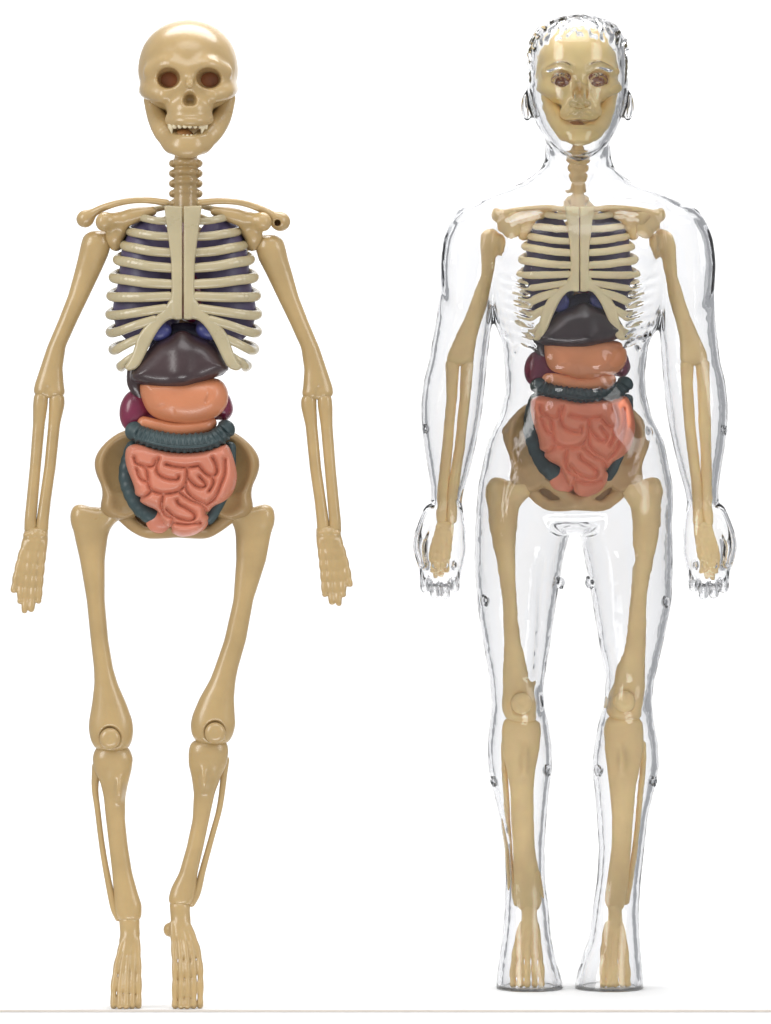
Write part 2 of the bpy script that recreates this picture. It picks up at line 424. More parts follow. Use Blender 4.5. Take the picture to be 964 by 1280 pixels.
def patella_shape(x, y, r=13): return solid([ell((x, y, 27), (r, r*1.02, 6.5)), ('-', ell((x, y, 41), (9, 9, 9)), 2)], 1.2)
def foot_shape(ax, ay, fan, floor, knob=None, ankle=(149, 175)):
    E = [loft([(ay-6, ankle[0]+2, ankle[1]-2, 8, 13), (ay, ankle[0], ankle[1], 11, 14), (ay+10, ankle[0]+1, ankle[1], 11, 15), (ay+22, ankle[0]+2, ankle[1]+1, 10, 18)], 3, 5),
         ('+', tube([(ax, ay+18, 8), (ax, ay+40, 2), (ax, ay+58, 4)], [9, 9, 6]), 6),
         ('+', ell((ax, ay+28, 20), ((ankle[1]-ankle[0])/2, 12, 10)), 5)]
    if knob: E.append(('+', ell(knob, (8, 9, 9)), 4))
    n = len(fan)
    for i, (x0, x1, x2) in enumerate(fan):
        t = abs(i-1.5)/2.5
        E.append(('+', tube([(x0, ay+22, 24-2*t), (x1, ay+50, 35-4*t), (x2, ay+80, 47-6*t), (x2, floor-4, 55-8*t)], [3.7, 3.3, 3.5, 3.5], n=4, bump=(0.8, 24)), 0.7))
    return solid(E, 1.4)

def Z3(p): return (90+p[0]/3.57, 390+p[1]/3.57)
LIVER = [Z3(p) for p in [(345, 175), (400, 120), (500, 100), (600, 118), (655, 165), (712, 255), (690, 275), (600, 318), (480, 350), (350, 342), (275, 315), (268, 280), (300, 225)]]
def liver_shape():
    V, F = solid([pillow(LIVER, 24, 27, 42, (0, 0.22)), ('+', tube([(230, 424, 50), (231, 450, 60), (231, 468, 66)], [6, 7, 5]), 20)], 1.7)
    return V, F
def liver_lobe():
    return solid([tube([(170, 462, 38), (170, 480, 38), (176, 496, 34)], [9, 9, 6])], 1.7)
def stomach_shape():
    P = [Z3(p) for p in [(318, 300), (305, 345), (330, 430), (370, 475), (450, 502), (560, 512), (660, 470), (700, 420), (704, 360), (680, 312), (640, 296), (520, 290), (400, 290)]]
    E = [pillow(P, 27, 27, 38), ('-', tube([Z3((610, 335))+(64.5,), Z3((622, 365))+(64.5,), Z3((610, 405))+(64,)], 2.0), 3),
         ('-', tube([Z3((652, 332))+(62,), Z3((645, 362))+(64.5,), Z3((625, 395))+(64.5,)], 1.7), 3), ('-', tube([Z3((460, 440))+(64.5,), Z3((470, 490))+(58,)], 1.4), 3),
         ('-', tube([Z3((340, 445))+(58,), Z3((420, 425))+(64.5,)], 1.2), 3)]
    return solid(E, 1.4)
def duodenum_shape(): return solid([tube([Z3((330, 500))+(40,), Z3((400, 515))+(42,), Z3((480, 528))+(44,), Z3((590, 515))+(42,), Z3((620, 500))+(36,)], 9)], 1.7)
def spleen_shape(): return solid([ell((170, 514, 26), (19, 27, 18), 0.15), ('+', ell((281, 509, 24), (10, 18, 16)), 0), ('+', tube([(170, 518, 20), (228, 524, 22), (281, 512, 20)], [14, 12, 10]), 6)], 1.7)
def colon_shape():
    pts = [(171, 540, 42), (183, 546, 50), (200, 551, 55), (230, 555, 58), (262, 552, 55), (276, 545, 50), (283, 538, 43)]
    E = [tube(pts, [12.5, 13, 13, 13, 13, 13, 12.5], 0.85)]
    Q = resample(pts, 6); L = np.concatenate([[0], np.cumsum(np.linalg.norm(np.diff(Q, axis=0), axis=1))])
    for s in np.arange(5, L[-1]-1, 7.4):
        p = np.array([np.interp(s, L, Q[:, a]) for a in range(3)]); q = np.array([np.interp(s+1, L, Q[:, a]) for a in range(3)]); t = q-p; t /= np.linalg.norm(t)
        nn = np.array([-t[1], t[0], 0]); nn /= np.linalg.norm(nn)
        ring = [p+12.9*(math.cos(a)*nn+np.array([0, 0, 0.88])*math.sin(a)) for a in np.linspace(-0.3, math.pi+0.3, 8)]
        E.append(('-', tube(ring, 2.1, n=2), 2.2))
    E.append(('+', tube([(172, 548, 53), (200, 556, 66), (230, 560, 69), (262, 557, 66), (284, 545, 53)], 2.2), 2))
    return solid(E, 1.3, it=1)
def colon_side_shape(): return solid([tube([(168, 560, 26), (160, 590, 24), (164, 612, 26), (176, 634, 28), (192, 646, 30), (206, 650, 28)], 9.5, bump=(1.2, 11)),
                                      ('+', tube([(288, 560, 22), (286, 600, 18), (270, 636, 24), (262, 648, 24)], 8), 2)], 1.7)
GUT = [Z3(p) for p in [(244, 640), (254, 600), (310, 585), (400, 612), (500, 622), (600, 616), (660, 596), (700, 588), (722, 640), (736, 690), (744, 740), (728, 805), (690, 845), (622, 872), (616, 925), (590, 975), (540, 1000), (480, 1004), (430, 965), (405, 925), (392, 885), (330, 862), (290, 828), (288, 785), (270, 740), (250, 690)]]
GROOVES = [[(290, 652), (300, 678), (340, 695), (350, 740), (358, 785), (385, 805), (430, 812), (480, 803), (512, 775), (522, 735), (522, 702)],
           [(340, 692), (372, 690), (384, 664)], [(398, 655), (388, 690), (394, 722), (430, 745), (478, 750), (486, 735)], [(430, 682), (470, 692), (522, 696), (575, 688)],
           [(516, 775), (528, 808), (565, 838), (610, 858)], [(525, 740), (560, 775), (590, 785), (606, 770), (578, 735)], [(578, 690), (605, 722), (636, 735), (655, 715), (650, 680), (636, 652)],
           [(610, 858), (650, 820), (672, 770), (690, 720), (690, 660)], [(636, 735), (640, 765), (620, 800)], [(418, 815), (410, 860), (424, 900), (462, 922)],
           [(432, 880), (470, 912), (520, 930), (552, 925), (556, 900), (520, 875), (488, 858), (478, 840)], [(490, 806), (540, 842), (590, 862), (606, 900)], [(462, 925), (448, 965)], [(462, 940), (520, 948), (580, 940)],
           [(300, 700), (318, 745), (350, 760)], [(300, 830), (340, 822), (365, 800)]]
def gut_shape():
    return solid([creased(pillow(GUT, 13, 26, 41), [[Z3(p) for p in g] for g in GROOVES], 7.0, 8.5)], 1.1, it=2)

def creased(prim, lines, w, depth):
    """sinks creases along the given plan lines so that what lies between them stands up as rounded folds"""
    segs = []
    for L in lines:
        Q = resample([(*p, 0) for p in L], 3)
        segs += [(Q[i][:2], Q[i+1][:2]) for i in range(len(Q)-1)]
    def f(X, Y, D):
        x, y = X[:, :, 0], Y[:, :, 0]; d2 = None
        for a, b in segs:
            v = b-a; t = np.clip(((x-a[0])*v[0]+(y-a[1])*v[1])/max(v@v, 1e-9), 0, 1)
            d = (x-a[0]-t*v[0])**2+(y-a[1]-t*v[1])**2
            d2 = d if d2 is None else np.minimum(d2, d)
        q = np.minimum(np.sqrt(d2+0.7)/w, 1)
        return prim[0](X, Y, D)+(depth*(1-np.sqrt(np.maximum(1-(1-q)**2, 0))))[:, :, None]
    return f, prim[1], prim[2]
def pelvis_wing(side):
    P = [(166, 536), (150, 540), (133, 552), (121, 567), (118, 580), (121, 594), (128, 608), (129, 622), (134, 640), (146, 650), (160, 650), (176, 640), (186, 620), (190, 590), (184, 556)]
    E = [pillow(P, 13, 15, 12, (0.18, 0.06)), ('-', ell((155, 582, 38), (30, 42, 32), 0.1), 6),
         ('+', ell((139, 634, 12), (12, 14, 14)), 8), ('-', ell((158, 626, 42), (22, 22, 22)), 6)]
    V, F = solid(E, 1.6)
    return (V, F) if side < 0 else (mirror(V, 221.7), F)
def pubis_shape():
    E = [tube([(156, 645, 12), (170, 658, 14), (186, 666, 18), (208, 664, 26), (222, 662, 30), (238, 664, 26), (258, 666, 18), (272, 658, 14), (288, 645, 12)], [9, 8, 7, 9, 10, 9, 7, 8, 9]),
         ('+', tube([(160, 640, 14), (178, 638, 22), (196, 648, 28), (212, 656, 30)], 6.5), 4), ('+', tube([(284, 640, 14), (266, 638, 22), (248, 648, 28), (232, 656, 30)], 6.5), 4),
         ('+', pillow([(158, 634), (286, 634), (270, 664), (222, 668), (174, 664)], 5, 5, 2), 3),
         ('+', tube([(160, 570, -20), (190, 590, -30), (222, 600, -34), (254, 590, -30), (284, 570, -20)], 13), 4), ('+', pillow([(190, 560), (254, 560), (240, 640), (222, 655), (204, 640)], 10, 8, -28), 6)]
    return solid(E, 1.7)
def bladder_shape(): return solid([ell((203, 652, 30), (19, 15, 12)), ('+', ell((242, 650, 28), (20, 17, 12)), 4)], 1.7)
def lung_shape(side):
    E = [ell((186, 340, 8), (36, 72, 38)), ('+', ell((184, 390, 8), (42, 44, 36)), 20), ('-', tube([(150, 348, 44), (185, 360, 50), (215, 372, 44)], 2.5), 4), ('+', ell((202, 412, 36), (14, 17, 12)), 6)]
    for j in range(7):
        y = 305+j*17; E.append(('-', tube([(150, y, 44-abs(y-350)*0.1), (180, y+3, 49), (212, y+5, 44)], 1.4), 3))
    V, F = solid(E, 1.9)
    return (V, F) if side < 0 else (mirror(V, 231), F)
def heart_shape(): return solid([ell((238, 372, 20), (26, 34, 24), -0.4), ('+', tube([(226, 345, 20), (230, 310, 14), (232, 280, 8)], [10, 8, 7]), 6)], 1.9)
def vessel_shape(side):
    if side < 0: return solid([ell((203, 416, 42), (14, 12, 10), -0.5), ('-', tube([(196, 424, 54), (208, 408, 54)], 1), 2)], 1.5)
    return solid([ell((260, 415, 40), (14, 11, 10), 0.5)], 1.5)
def diaphragm_shape(): return solid([pillow([(176, 470), (186, 436), (204, 410), (231, 402), (260, 410), (276, 436), (290, 466), (260, 476), (200, 478)], 14, 12, 26)], 1.9)

SH = {}
def shape(key, fn, *a):
    if key not in SH: SH[key] = fn(*a)
    V, F = SH[key]; return V.copy(), F

def common(fig, mt, wp, clav=True):
    """the parts both figures share; mt picks materials, wp maps each region onto the figure"""
    sk = part(fig, 'skull', shape('skull', skull_shape), mt['skull'], warp=wp['head'])
    jw = part(fig, 'jaw', shape('jaw', jaw_shape), mt['skull'], warp=wp['head'])
    for ex in (213, 263.5): part(fig, 'socket_shade_back', shape(('eye', ex), eye_back, ex), M['socket_shade'], sk, wp['head'])  # added backing pieces, coloured like the warm shade inside the sockets
    if clav:
        part(fig, 'teeth', shape('ut', upper_teeth), mt['teeth'], sk, wp['head'])
        part(fig, 'teeth', shape('lt', lower_teeth), mt['teeth'], jw, wp['head'])
    part(fig, 'tongue', solid([ell((231, 173, 42), (13, 9, 14))], 1.5), M['tongue'], jw, wp['head'])
    part(fig, 'spine', shape('spine', spine_shape), mt['bone'], warp=wp['chest'])
    for s in (-1, 1):
        part(fig, 'sternum', shape(('st', s), sternum_half, s), mt['rib'], warp=wp['chest'])
        for i in range(10):
            part(fig, 'rib', shape(('rib', i, s), rib_shape, i, s), mt['rib'], warp=wp['chest'])
        part(fig, 'lung', shape(('lung', s), lung_shape, s), M['lung'], warp=wp['chest'])
        part(fig, 'blood_vessel', shape(('ves', s), vessel_shape, s), M['blue'], warp=wp['chest'])
        if clav: part(fig, 'collarbone', shape(('cl', s), clavicle_shape, s), mt['bone'], warp=wp['chest'])
        part(fig, 'shoulder_blade', shape(('sc', s), scapula_shape, s), mt['bone'], warp=wp['chest'])
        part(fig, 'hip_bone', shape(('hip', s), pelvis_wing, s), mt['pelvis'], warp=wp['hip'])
    part(fig, 'heart', shape('heart', heart_shape), M['magenta'], warp=wp['chest'])
    part(fig, 'diaphragm', shape('dia', diaphragm_shape), M['navy'], warp=wp['gut'])
    part(fig, 'liver', shape('liver', liver_shape), M['liver'], warp=wp['gut'])
    part(fig, 'gallbladder', shape('lobe', liver_lobe), M['liver'], warp=wp['gut'])
    part(fig, 'stomach', shape('stomach', stomach_shape), mt.get('stomach', M['stomach']), warp=wp['gut'])
    part(fig, 'duodenum', shape('duo', duodenum_shape), mt.get('stomach', M['stomach']), warp=wp['gut'])
    part(fig, 'spleen', shape('spleen', spleen_shape), M['magenta'], warp=wp['gut'])
    part(fig, 'large_intestine', shape('colon', colon_shape), M['colon'], warp=wp['gut'])
    part(fig, 'descending_colon', shape('colon2', colon_side_shape), M['colon'], warp=wp['gut'])
    part(fig, 'small_intestine', shape('gut', gut_shape), mt.get('gut', M['gut']), warp=wp['gut'])
    part(fig, 'bladder', shape('bladder', bladder_shape), mt.get('gut', M['gut']), warp=wp['gut'])
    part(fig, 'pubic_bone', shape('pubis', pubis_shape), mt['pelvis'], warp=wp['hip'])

# ---------------------------------------------------------------- FIGURE 1: the bare skeleton
ident = lambda V: V
F1 = Fig('skeleton_model', 'tan plastic skeleton model with coloured organs standing bare, without a clear body around it', 'anatomy model', None, 205, 0)
common(F1, dict(skull=M['bone'], bone=M['bone'], rib=M['rib'], teeth=M['teeth'], pelvis=M['pelvis']), dict(head=ident, chest=ident, gut=ident, hip=ident))
part(F1, 'neck', neck_shape(), M['bone'])
part(F1, 'upper_arm_bone', elbow_groove(HUM, -1, 230.5), M['bone'])
part(F1, 'upper_arm_bone', elbow_groove([(r[0]+(5 if r[0] < 340 else 2), *r[1:]) for r in mrows(HUM, 229.8)], 1, 229.8), M['bone'])
for c, dy in ((None, 0), (229, 2)):
    for nm, rows in (('radius', RAD), ('ulna', ULN)):
        rr = rows if c is None else [(r[0]+dy, *r[1:]) for r in mrows(rows, c)]
        part(F1, nm, solid([loft(rr, 5, 6)], 1.5), M['bone'])
part(F1, 'hand', hand_shape(), M['bone'])
V, F = hand_shape(); V = mirror(V, 228.2); V[:, 1] = 662+(V[:, 1]-664)*0.93
part(F1, 'hand', (V, F), M['bone'])
part(F1, 'thigh_bone', femur_shape(FEM_L, [(112, 650, 6), (130, 648, 8), (142, 640, 10)], (139, 922), (101, 646, 6)), M['bone'])
part(F1, 'thigh_bone', femur_shape(FEM_R, [(322, 650, 6), (304, 648, 8), (296, 640, 10)], (270, 915), (331, 646, 6)), M['bone'])
part(F1, 'kneecap', patella_shape(139, 922), M['bone'])
part(F1, 'kneecap', patella_shape(270, 915), M['bone'])
part(F1, 'shin_bone', tibia_shape(TIB_L, (150, 985)), M['bone'])
part(F1, 'shin_bone', tibia_shape(TIB_R, (256, 972)), M['bone'])
part(F1, 'fibula', solid([tube([(121, 958, 0), (119, 985, 0), (122, 1010, 2), (128, 1057, 4), (135, 1096, 7), (143, 1132, 10), (149, 1146, 12)], [6, 4.4, 3.8, 3.8, 4.2, 5, 5])], 1.5), M['bone'])
part(F1, 'fibula', solid([tube([(281, 950, 0), (280, 968, 0), (275, 1008, 2), (265.5, 1044, 4), (254, 1086, 7), (247, 1114, 10), (240, 1128, 12)], [6, 4.4, 3.8, 3.8, 4.2, 5, 5])], 1.5), M['bone'])
FL = [(157, 149, 145), (161, 156, 152.8), (165, 162, 160.5), (169, 168.5, 168), (172, 174.5, 175.5)]
FR = [(217, 219, 221), (221.5, 226.5, 228.7), (226, 233.5, 236.3), (230.5, 240.5, 244), (235, 247, 252)]
part(F1, 'foot', foot_shape(163, 1148, FL, FLOOR, ankle=(149.5, 175.5)), M['bone'])
part(F1, 'foot', foot_shape(227, 1130, FR, FLOOR, knob=(213, 1161, 14), ankle=(212.5, 238.5)), M['bone'])

# ---------------------------------------------------------------- FIGURE 2: clear body over a skeleton
BACK = 230.0
F2 = Fig('transparent_body_model', 'clear plastic human body model with golden skeleton and organs showing inside', 'anatomy model', None, 720, BACK)
def w_head(V):
    V = V.copy(); V[:, 0] = 722.5+(V[:, 0]-236)*0.83; V[:, 1] = 101+(V[:, 1]-103)*0.84; V[:, 2] = V[:, 2]*0.80; return V
def w_chest(V):
    V = V.copy(); V[:, 0] = 722.5+(V[:, 0]-231)*0.80
    V[:, 1] = np.interp(V[:, 1], [200, 262, 403, 466, 520, 700], [205, 262, 367, 428, 470, 640]); V[:, 2] = V[:, 2]*0.72; return V
def w_gut(V):
    V = V.copy(); V[:, 0] = 664+(V[:, 0]-160)*0.925
    V[:, 1] = np.interp(V[:, 1], [380, 403, 418, 486, 533, 570, 670, 700], [345, 366, 382, 436, 478, 507, 620, 655]); V[:, 2] = V[:, 2]*0.72; return V
def w_hip(V):
    V = V.copy(); V[:, 0] = 720.2+(V[:, 0]-221.7)*0.87; V[:, 1] = 503+(V[:, 1]-538)*1.01; V[:, 2] = V[:, 2]*0.75; return V
common(F2, dict(skull=M['skull_in'], bone=M['gold'], rib=M['gold_rib'], teeth=M['teeth'], pelvis=M['gold_pelvis'], stomach=M['lit_stomach'], gut=M['lit_gut']), dict(head=w_head, chest=w_chest, gut=w_gut, hip=w_hip), clav=False)
for s_ in (-1, 1):
    mm = lambda x: 722.5+s_*x
    part(F2, 'collarbone', solid([tube([(mm(13), 266, 34), (mm(40), 263, 36), (mm(70), 265, 28), (mm(98), 270, 18)], [4, 4.5, 5, 5.5]), ('+', ell((mm(99), 271, 16), (10, 9.5, 9)), 4), ('+', ell((mm(84), 283, 18), (15, 16, 10)), 6)], 1.6), M['gold'])
V, F = neck_shape(); V[:, 0] = 722.5+(V[:, 0]-232.5)*0.62; V[:, 1] = 188+(V[:, 1]-196)*1.05; V[:, 2] *= 0.7
part(F2, 'neck', (V, F), M['gold'])
H2 = [(288, 604, 622, 8, 8), (296, 600, 628, 13, 8), (308, 600, 629, 14, 8), (325, 601, 622, 11, 8), (345, 600, 616, 9, 8), (380, 587, 608, 9, 8), (420, 570, 596, 9, 8), (440, 561, 593, 10, 8), (450, 558, 592, 11, 8), (458, 562, 590, 9, 8)]
H2R = [(290, 816, 834, 8, 8), (298, 812, 842, 13, 8), (310, 814, 845, 14, 8), (325, 824, 846, 11, 8), (345, 831, 847, 9, 8), (380, 838.5, 858, 9, 8), (420, 849, 873, 9, 8), (440, 850, 882, 10, 8), (450, 850, 884, 11, 8), (458, 853, 882, 9, 8)]
for r in (H2, H2R): part(F2, 'upper_arm_bone', solid([loft(r, 5, 8)], 1.7), M['gold'])
A = [(450, 557, 575, 8, 8), (500, 558, 571, 7, 8), (530, 555, 568, 7, 8), (560, 552.5, 566, 7, 8), (590, 549, 563, 7, 8), (620, 545.5, 560, 7, 8), (655, 544, 559, 8, 8)]
B = [(450, 576, 592, 8, 8), (500, 574, 587.5, 7, 8), (530, 571, 584, 7, 8), (560, 568, 581, 7, 8), (590, 563, 576.5, 7, 8), (620, 558.5, 573, 7, 8), (655, 557, 571, 8, 8)]
C_ = [(450, 850, 867, 8, 8), (480, 851, 866, 8, 8), (530, 855, 869, 7, 8), (560, 858, 872, 7, 8), (600, 863.5, 877, 7, 8), (640, 865, 879, 7, 8), (658, 866, 881, 8, 8)]
D_ = [(450, 868, 886, 8, 8), (480, 871, 886.5, 8, 8), (530, 873, 888, 7, 8), (560, 875, 888.5, 7, 8), (600, 876, 890, 7, 8), (640, 877, 891, 7, 8), (658, 879, 893, 8, 8)]
for nm, r in (('radius', A), ('ulna', B), ('ulna', C_), ('radius', D_)): part(F2, nm, solid([loft(r, 5, 6)], 1.6), M['gold'])
V, F = hand_shape(); V0 = V.copy()
V[:, 0] = 553+(V[:, 0]-43)*0.80; V[:, 1] = 655+(V[:, 1]-664)*0.66; V[:, 2] *= 0.8
part(F2, 'hand', (V, F), M['gold'])
V = V0.copy(); V[:, 0] = 881-(V[:, 0]-43)*0.80; V[:, 1] = 655+(V[:, 1]-664)*0.68; V[:, 2] *= 0.8
part(F2, 'hand', (V, F), M['gold'])
G_L = [(602, 616, 640, 12, 6), (612, 612, 650, 14, 6), (630, 610, 650, 14, 6), (650, 611, 647, 13, 6), (680, 616, 644.5, 12, 7), (700, 621, 644, 11, 8), (750, 628, 648, 10, 8), (800, 630, 652.6, 10, 8), (830, 629, 660, 11, 8), (860, 628, 669, 14, 8), (880, 628, 674, 16, 8), (893, 630, 673, 16, 8), (902, 636, 668, 12, 8)]
G_R = [(602, 790, 819, 12, 6), (612, 789, 823, 14, 6), (630, 788, 825, 14, 6), (650, 790, 825, 13, 6), (680, 790.5, 821, 12, 7), (700, 791, 816, 11, 8), (750, 787, 807, 10, 8), (800, 782, 805, 10, 8), (830, 775, 805, 11, 8), (860, 766, 806, 14, 8), (880, 759, 805, 16, 8), (892, 760, 803, 16, 8), (900, 766, 798, 12, 8)]
part(F2, 'thigh_bone', femur_shape(G_L, [(630, 620, 6), (644, 620, 8), (652, 612, 10)], (652, 878), (620, 614, 6)), M['gold'])
part(F2, 'thigh_bone', femur_shape(G_R, [(806, 620, 6), (794, 620, 8), (788, 612, 10)], (780, 876), (816, 614, 6)), M['gold'])
part(F2, 'kneecap', patella_shape(652, 878), M['gold'])
part(F2, 'kneecap', patella_shape(780, 876), M['gold'])
K_L = [(896, 633, 671, 11, 4), (904, 628, 675, 14, 6), (915, 627, 676, 15, 6), (935, 628, 674, 14, 6), (960, 633, 669, 12, 7), (985, 638, 666.6, 10, 8), (1020, 639, 666.6, 9, 8), (1060, 642, 668, 9, 9), (1100, 643, 674, 10, 10), (1125, 643, 677, 11, 10), (1138, 650, 673, 9, 10)]
K_R = [(894, 761, 799, 11, 4), (902, 756, 803, 14, 6), (913, 755.5, 804, 15, 6), (935, 756, 804, 14, 6), (960, 759, 799, 12, 7), (985, 762, 794, 10, 8), (1020, 765, 791, 9, 8), (1060, 764.5, 788, 9, 9), (1100, 759, 785, 10, 10), (1125, 755.5, 782, 11, 10), (1138, 760, 778, 9, 10)]
part(F2, 'shin_bone', tibia_shape(K_L, (655, 948)), M['gold'])
part(F2, 'shin_bone', tibia_shape(K_R, (777, 946)), M['gold'])
part(F2, 'fibula', solid([tube([(631, 930, 0), (631, 960, 0), (634, 1010, 2), (637, 1060, 4), (641, 1100, 7), (646, 1128, 8)], [5, 4, 3.6, 3.6, 4, 4.5])], 1.6), M['gold'])
part(F2, 'fibula', solid([tube([(803, 930, 0), (804, 955, 0), (799, 1005, 2), (794, 1055, 4), (787, 1100, 7), (782, 1126, 8)], [5, 4, 3.6, 3.6, 4, 4.5])], 1.6), M['gold'])
SOLE = 640+(FLOOR-640)/F2.k
f2l = [(652, 645, 641), (657, 652, 649.5), (661, 659, 658), (665, 666, 667), (669, 673, 675.5)]
f2r = [(759, 754, 752), (763, 760, 759.5), (767, 767, 767), (771, 774, 775), (775, 780, 782)]
def w_foot(V):
    V = V.copy(); V[:, 2] = V[:, 2]*0.9-2; return V
part(F2, 'foot', foot_shape(661, 1132, f2l, SOLE-2, ankle=(651, 671)), M['gold'], warp=w_foot)
part(F2, 'foot', foot_shape(768, 1132, f2r, SOLE-2, ankle=(759, 777)), M['gold'], warp=w_foot)

# the clear body itself
HS = 1.75
g = Grid((505, 12, -92), (932, 1242, 98), HS)
tor = [(218, 668, 774, 30, -6), (228, 652, 792, 34, -4), (238, 628, 816, 38, -2), (247, 606, 838, 42, 0), (256, 592, 852, 46, 0), (268, 584, 860, 52, 0), (290, 592, 852, 60, 2), (330, 602, 842, 68, 2), (365, 608, 836, 68, 0),
       (400, 618, 826, 64, 0), (430, 628, 811, 60, 0), (465, 631.5, 806.5, 57, 0), (490, 631.5, 807.5, 57, 0), (522, 624, 815, 59, 0), (552, 609.5, 830, 62, 0), (606, 598, 841, 64, -2), (640, 596, 841, 60, -2), (668, 610, 828, 52, -2)]
g.add(loft(tor, 7, 22), 0)
g.add(loft([(150, 684, 761, 42, -8), (175, 682, 763, 40, -8), (200, 681, 765, 38, -8), (212, 675, 770, 38, -8), (226, 658, 787, 36, -6), (240, 640, 805, 30, -4)], 5, 6), 10)
arm = [(254, 584, 612, 18, 4), (262, 571, 622, 28, 4), (280, 561, 630, 38, 4), (300, 555, 632, 42, 4), (330, 552, 626, 42, 3), (360, 549.5, 621, 39, 2), (400, 545, 615, 35, 2), (436, 538.5, 611, 32, 2), (452, 536, 609, 31, 2),
       (475, 530, 607, 32, 3), (505, 526.5, 604, 33, 4), (530, 527, 600.5, 32, 5), (560, 530.5, 594, 30, 6), (590, 535.5, 587, 27, 7), (610, 538.5, 581, 25, 8), (628, 538, 577.5, 24, 8), (645, 527, 580, 25, 8), (665, 518, 582.5, 27, 9), (690, 517, 583, 27, 10), (708, 523, 579, 24, 12), (722, 526, 576, 19, 14), (733, 532, 570, 13, 15)]
def cc(y): return np.interp(y, [330, 450], [721.8, 718.0])
def mr(rows): return [(r[0], 2*cc(r[0])-r[2], 2*cc(r[0])-r[1], r[3], r[4]) for r in rows]
for rows in (arm, mr(arm)): g.add(loft(rows, 6, 14), 9)
def mp(pts, s): return pts if s < 0 else [(2*717.3-x, y, d) for x, y, d in pts]
for s in (-1, 1):
    g.add(tube(mp([(538, 640, 22), (530, 660, 32), (524, 682, 38), (528, 704, 42)], s), [9, 9, 8, 6.5]), 9)
    for i, (x, y2) in enumerate(((531, 737), (543, 744), (556, 745), (568, 736))):
        g.add(tube(mp([(x+1, 700, 14), (x, y2-14, 24), (x+0.5, y2-2, 18), (x+1, y2-8, 4)], s), [7.0, 6.6, 6.2, 6]), 1.0)
    for i, x in enumerate((532, 544, 556, 568)): g.add(ell(mp([(x, 706, 33)], s)[0], (5.5, 7, 6)), 3)
    for x in (537.5, 550, 562.5): g.sub(tube(mp([(x, 712, 38), (x, 726, 38), (x, 746, 30)], s), [1, 3, 3]), 2)
legL = [(600, 602, 712, 50, -2), (640, 596, 716.5, 56, -2), (660, 594, 714, 56, -2), (700, 593, 704, 54, -1), (750, 596, 696, 49, 0), (800, 603, 689, 44, 2), (850, 612, 680.5, 38, 4), (878, 614, 680, 37, 5), (900, 612.5, 685, 37, 4), (930, 609, 690, 38, 0), (960, 610, 690.5, 38, -2),
        (985, 615.5, 687.5, 35, -2), (1020, 624, 684, 30, 0), (1060, 630.5, 681, 26, 2), (1100, 632, 681.5, 24, 4), (1140, 630.5, 686.5, 28, 8), (1170, 627.5, 688.5, 34, 14), (1200, 623, 695, 42, 20), (1220, 620.5, 701, 47, 24), (SOLE, 619.5, 703, 50, 26), (SOLE+30, 618, 707, 54, 28)]
legR = [(600, 727, 838, 50, -2), (640, 721, 841, 56, -2), (660, 723.5, 840.5, 56, -2), (700, 731, 841.5, 54, -1), (750, 740, 840, 49, 0), (800, 748, 830, 44, 2), (850, 757, 818, 38, 4), (878, 755, 815, 37, 5), (900, 748.5, 817, 37, 4), (930, 743, 823, 38, 0), (960, 740, 824, 38, -2),
        (985, 743, 818.5, 35, -2), (1020, 746, 810, 30, 0), (1060, 748.5, 805.5, 26, 2), (1100, 746, 801, 24, 4), (1140, 740, 798, 28, 8), (1170, 736, 799, 34, 14), (1200, 724.5, 801, 42, 20), (1220, 719, 802.5, 47, 24), (SOLE, 717.5, 803, 50, 26), (SOLE+30, 714, 804, 54, 28)]
for rows in (legL, legR): g.add(loft(rows, 8, 3), 4)
head = [(20, 700, 745, 24, 0), (24, 686, 759, 38, 0), (32, 673, 772, 52, 0), (45, 664.5, 780, 62, 0), (60, 660.5, 784, 68, 0), (80, 658.5, 785.5, 70, 0), (110, 658.5, 785.5, 70, 0), (130, 661, 783, 67, 2), (150, 668, 776, 62, 5), (168, 676, 768, 54, 10), (184, 688, 757, 44, 18), (197, 702, 743, 32, 26), (205, 714, 731, 18, 32)]
g.add(loft(head, 4, 10), 8)
# face
g.add(tube([(722, 88, 64), (722, 104, 68), (722, 120, 74), (722, 134, 79), (722, 141, 72)], [3, 4, 5.5, 7, 4]), 11)
for s in (-1, 1):
    g.add(ell((722+s*8, 136, 76), (6, 5, 7)), 3)
    g.add(tube([(722+s*10, 92, 70), (722+s*24, 87, 70), (722+s*40, 92, 60)], [3, 4, 3]), 6)
    g.sub(ell((722+s*22, 104, 82), (14, 9, 18)), 4)
    g.add(ell((722+s*22, 104.5, 60), (9, 5.5, 9)), 0.8); g.sub(ell((722+s*22, 104.5, 70), (2.6, 2.6, 3)), 0.8)
    g.add(tube([(722+s*11, 106, 66), (722+s*17, 100.5, 69), (722+s*26, 99.5, 68), (722+s*34, 105, 61)], 2.0), 0.8)
    g.add(tube([(722+s*12, 107, 66), (722+s*22, 110.5, 67), (722+s*33, 107, 61)], 1.7), 0.8)
    ex = 722+s*64.5
    g.add(ell((ex-s*1.5, 133, 0), (7.5, 18, 9)), 6); g.sub(ell((ex+s*5, 131, 10), (4, 9, 6)), 5)
g.add(tube([(706, 151, 64), (722, 150, 72), (738, 151, 64)], [2, 3, 2]), 6)
g.sub(tube([(701, 152.5, 70), (711, 153.5, 76), (722, 154, 79), (733, 153.5, 76), (743, 152.5, 70)], 1.6), 2)
for s in (-1, 1): g.sub(ell((722+s*4.5, 140, 84), (2.4, 2, 4)), 0.8); g.add(tube([(722+s*11, 132, 68), (722+s*17, 144, 66), (722+s*21, 152, 60)], 1.8), 3)
g.add(ell((722, 180, 52), (17, 12, 14)), 8)
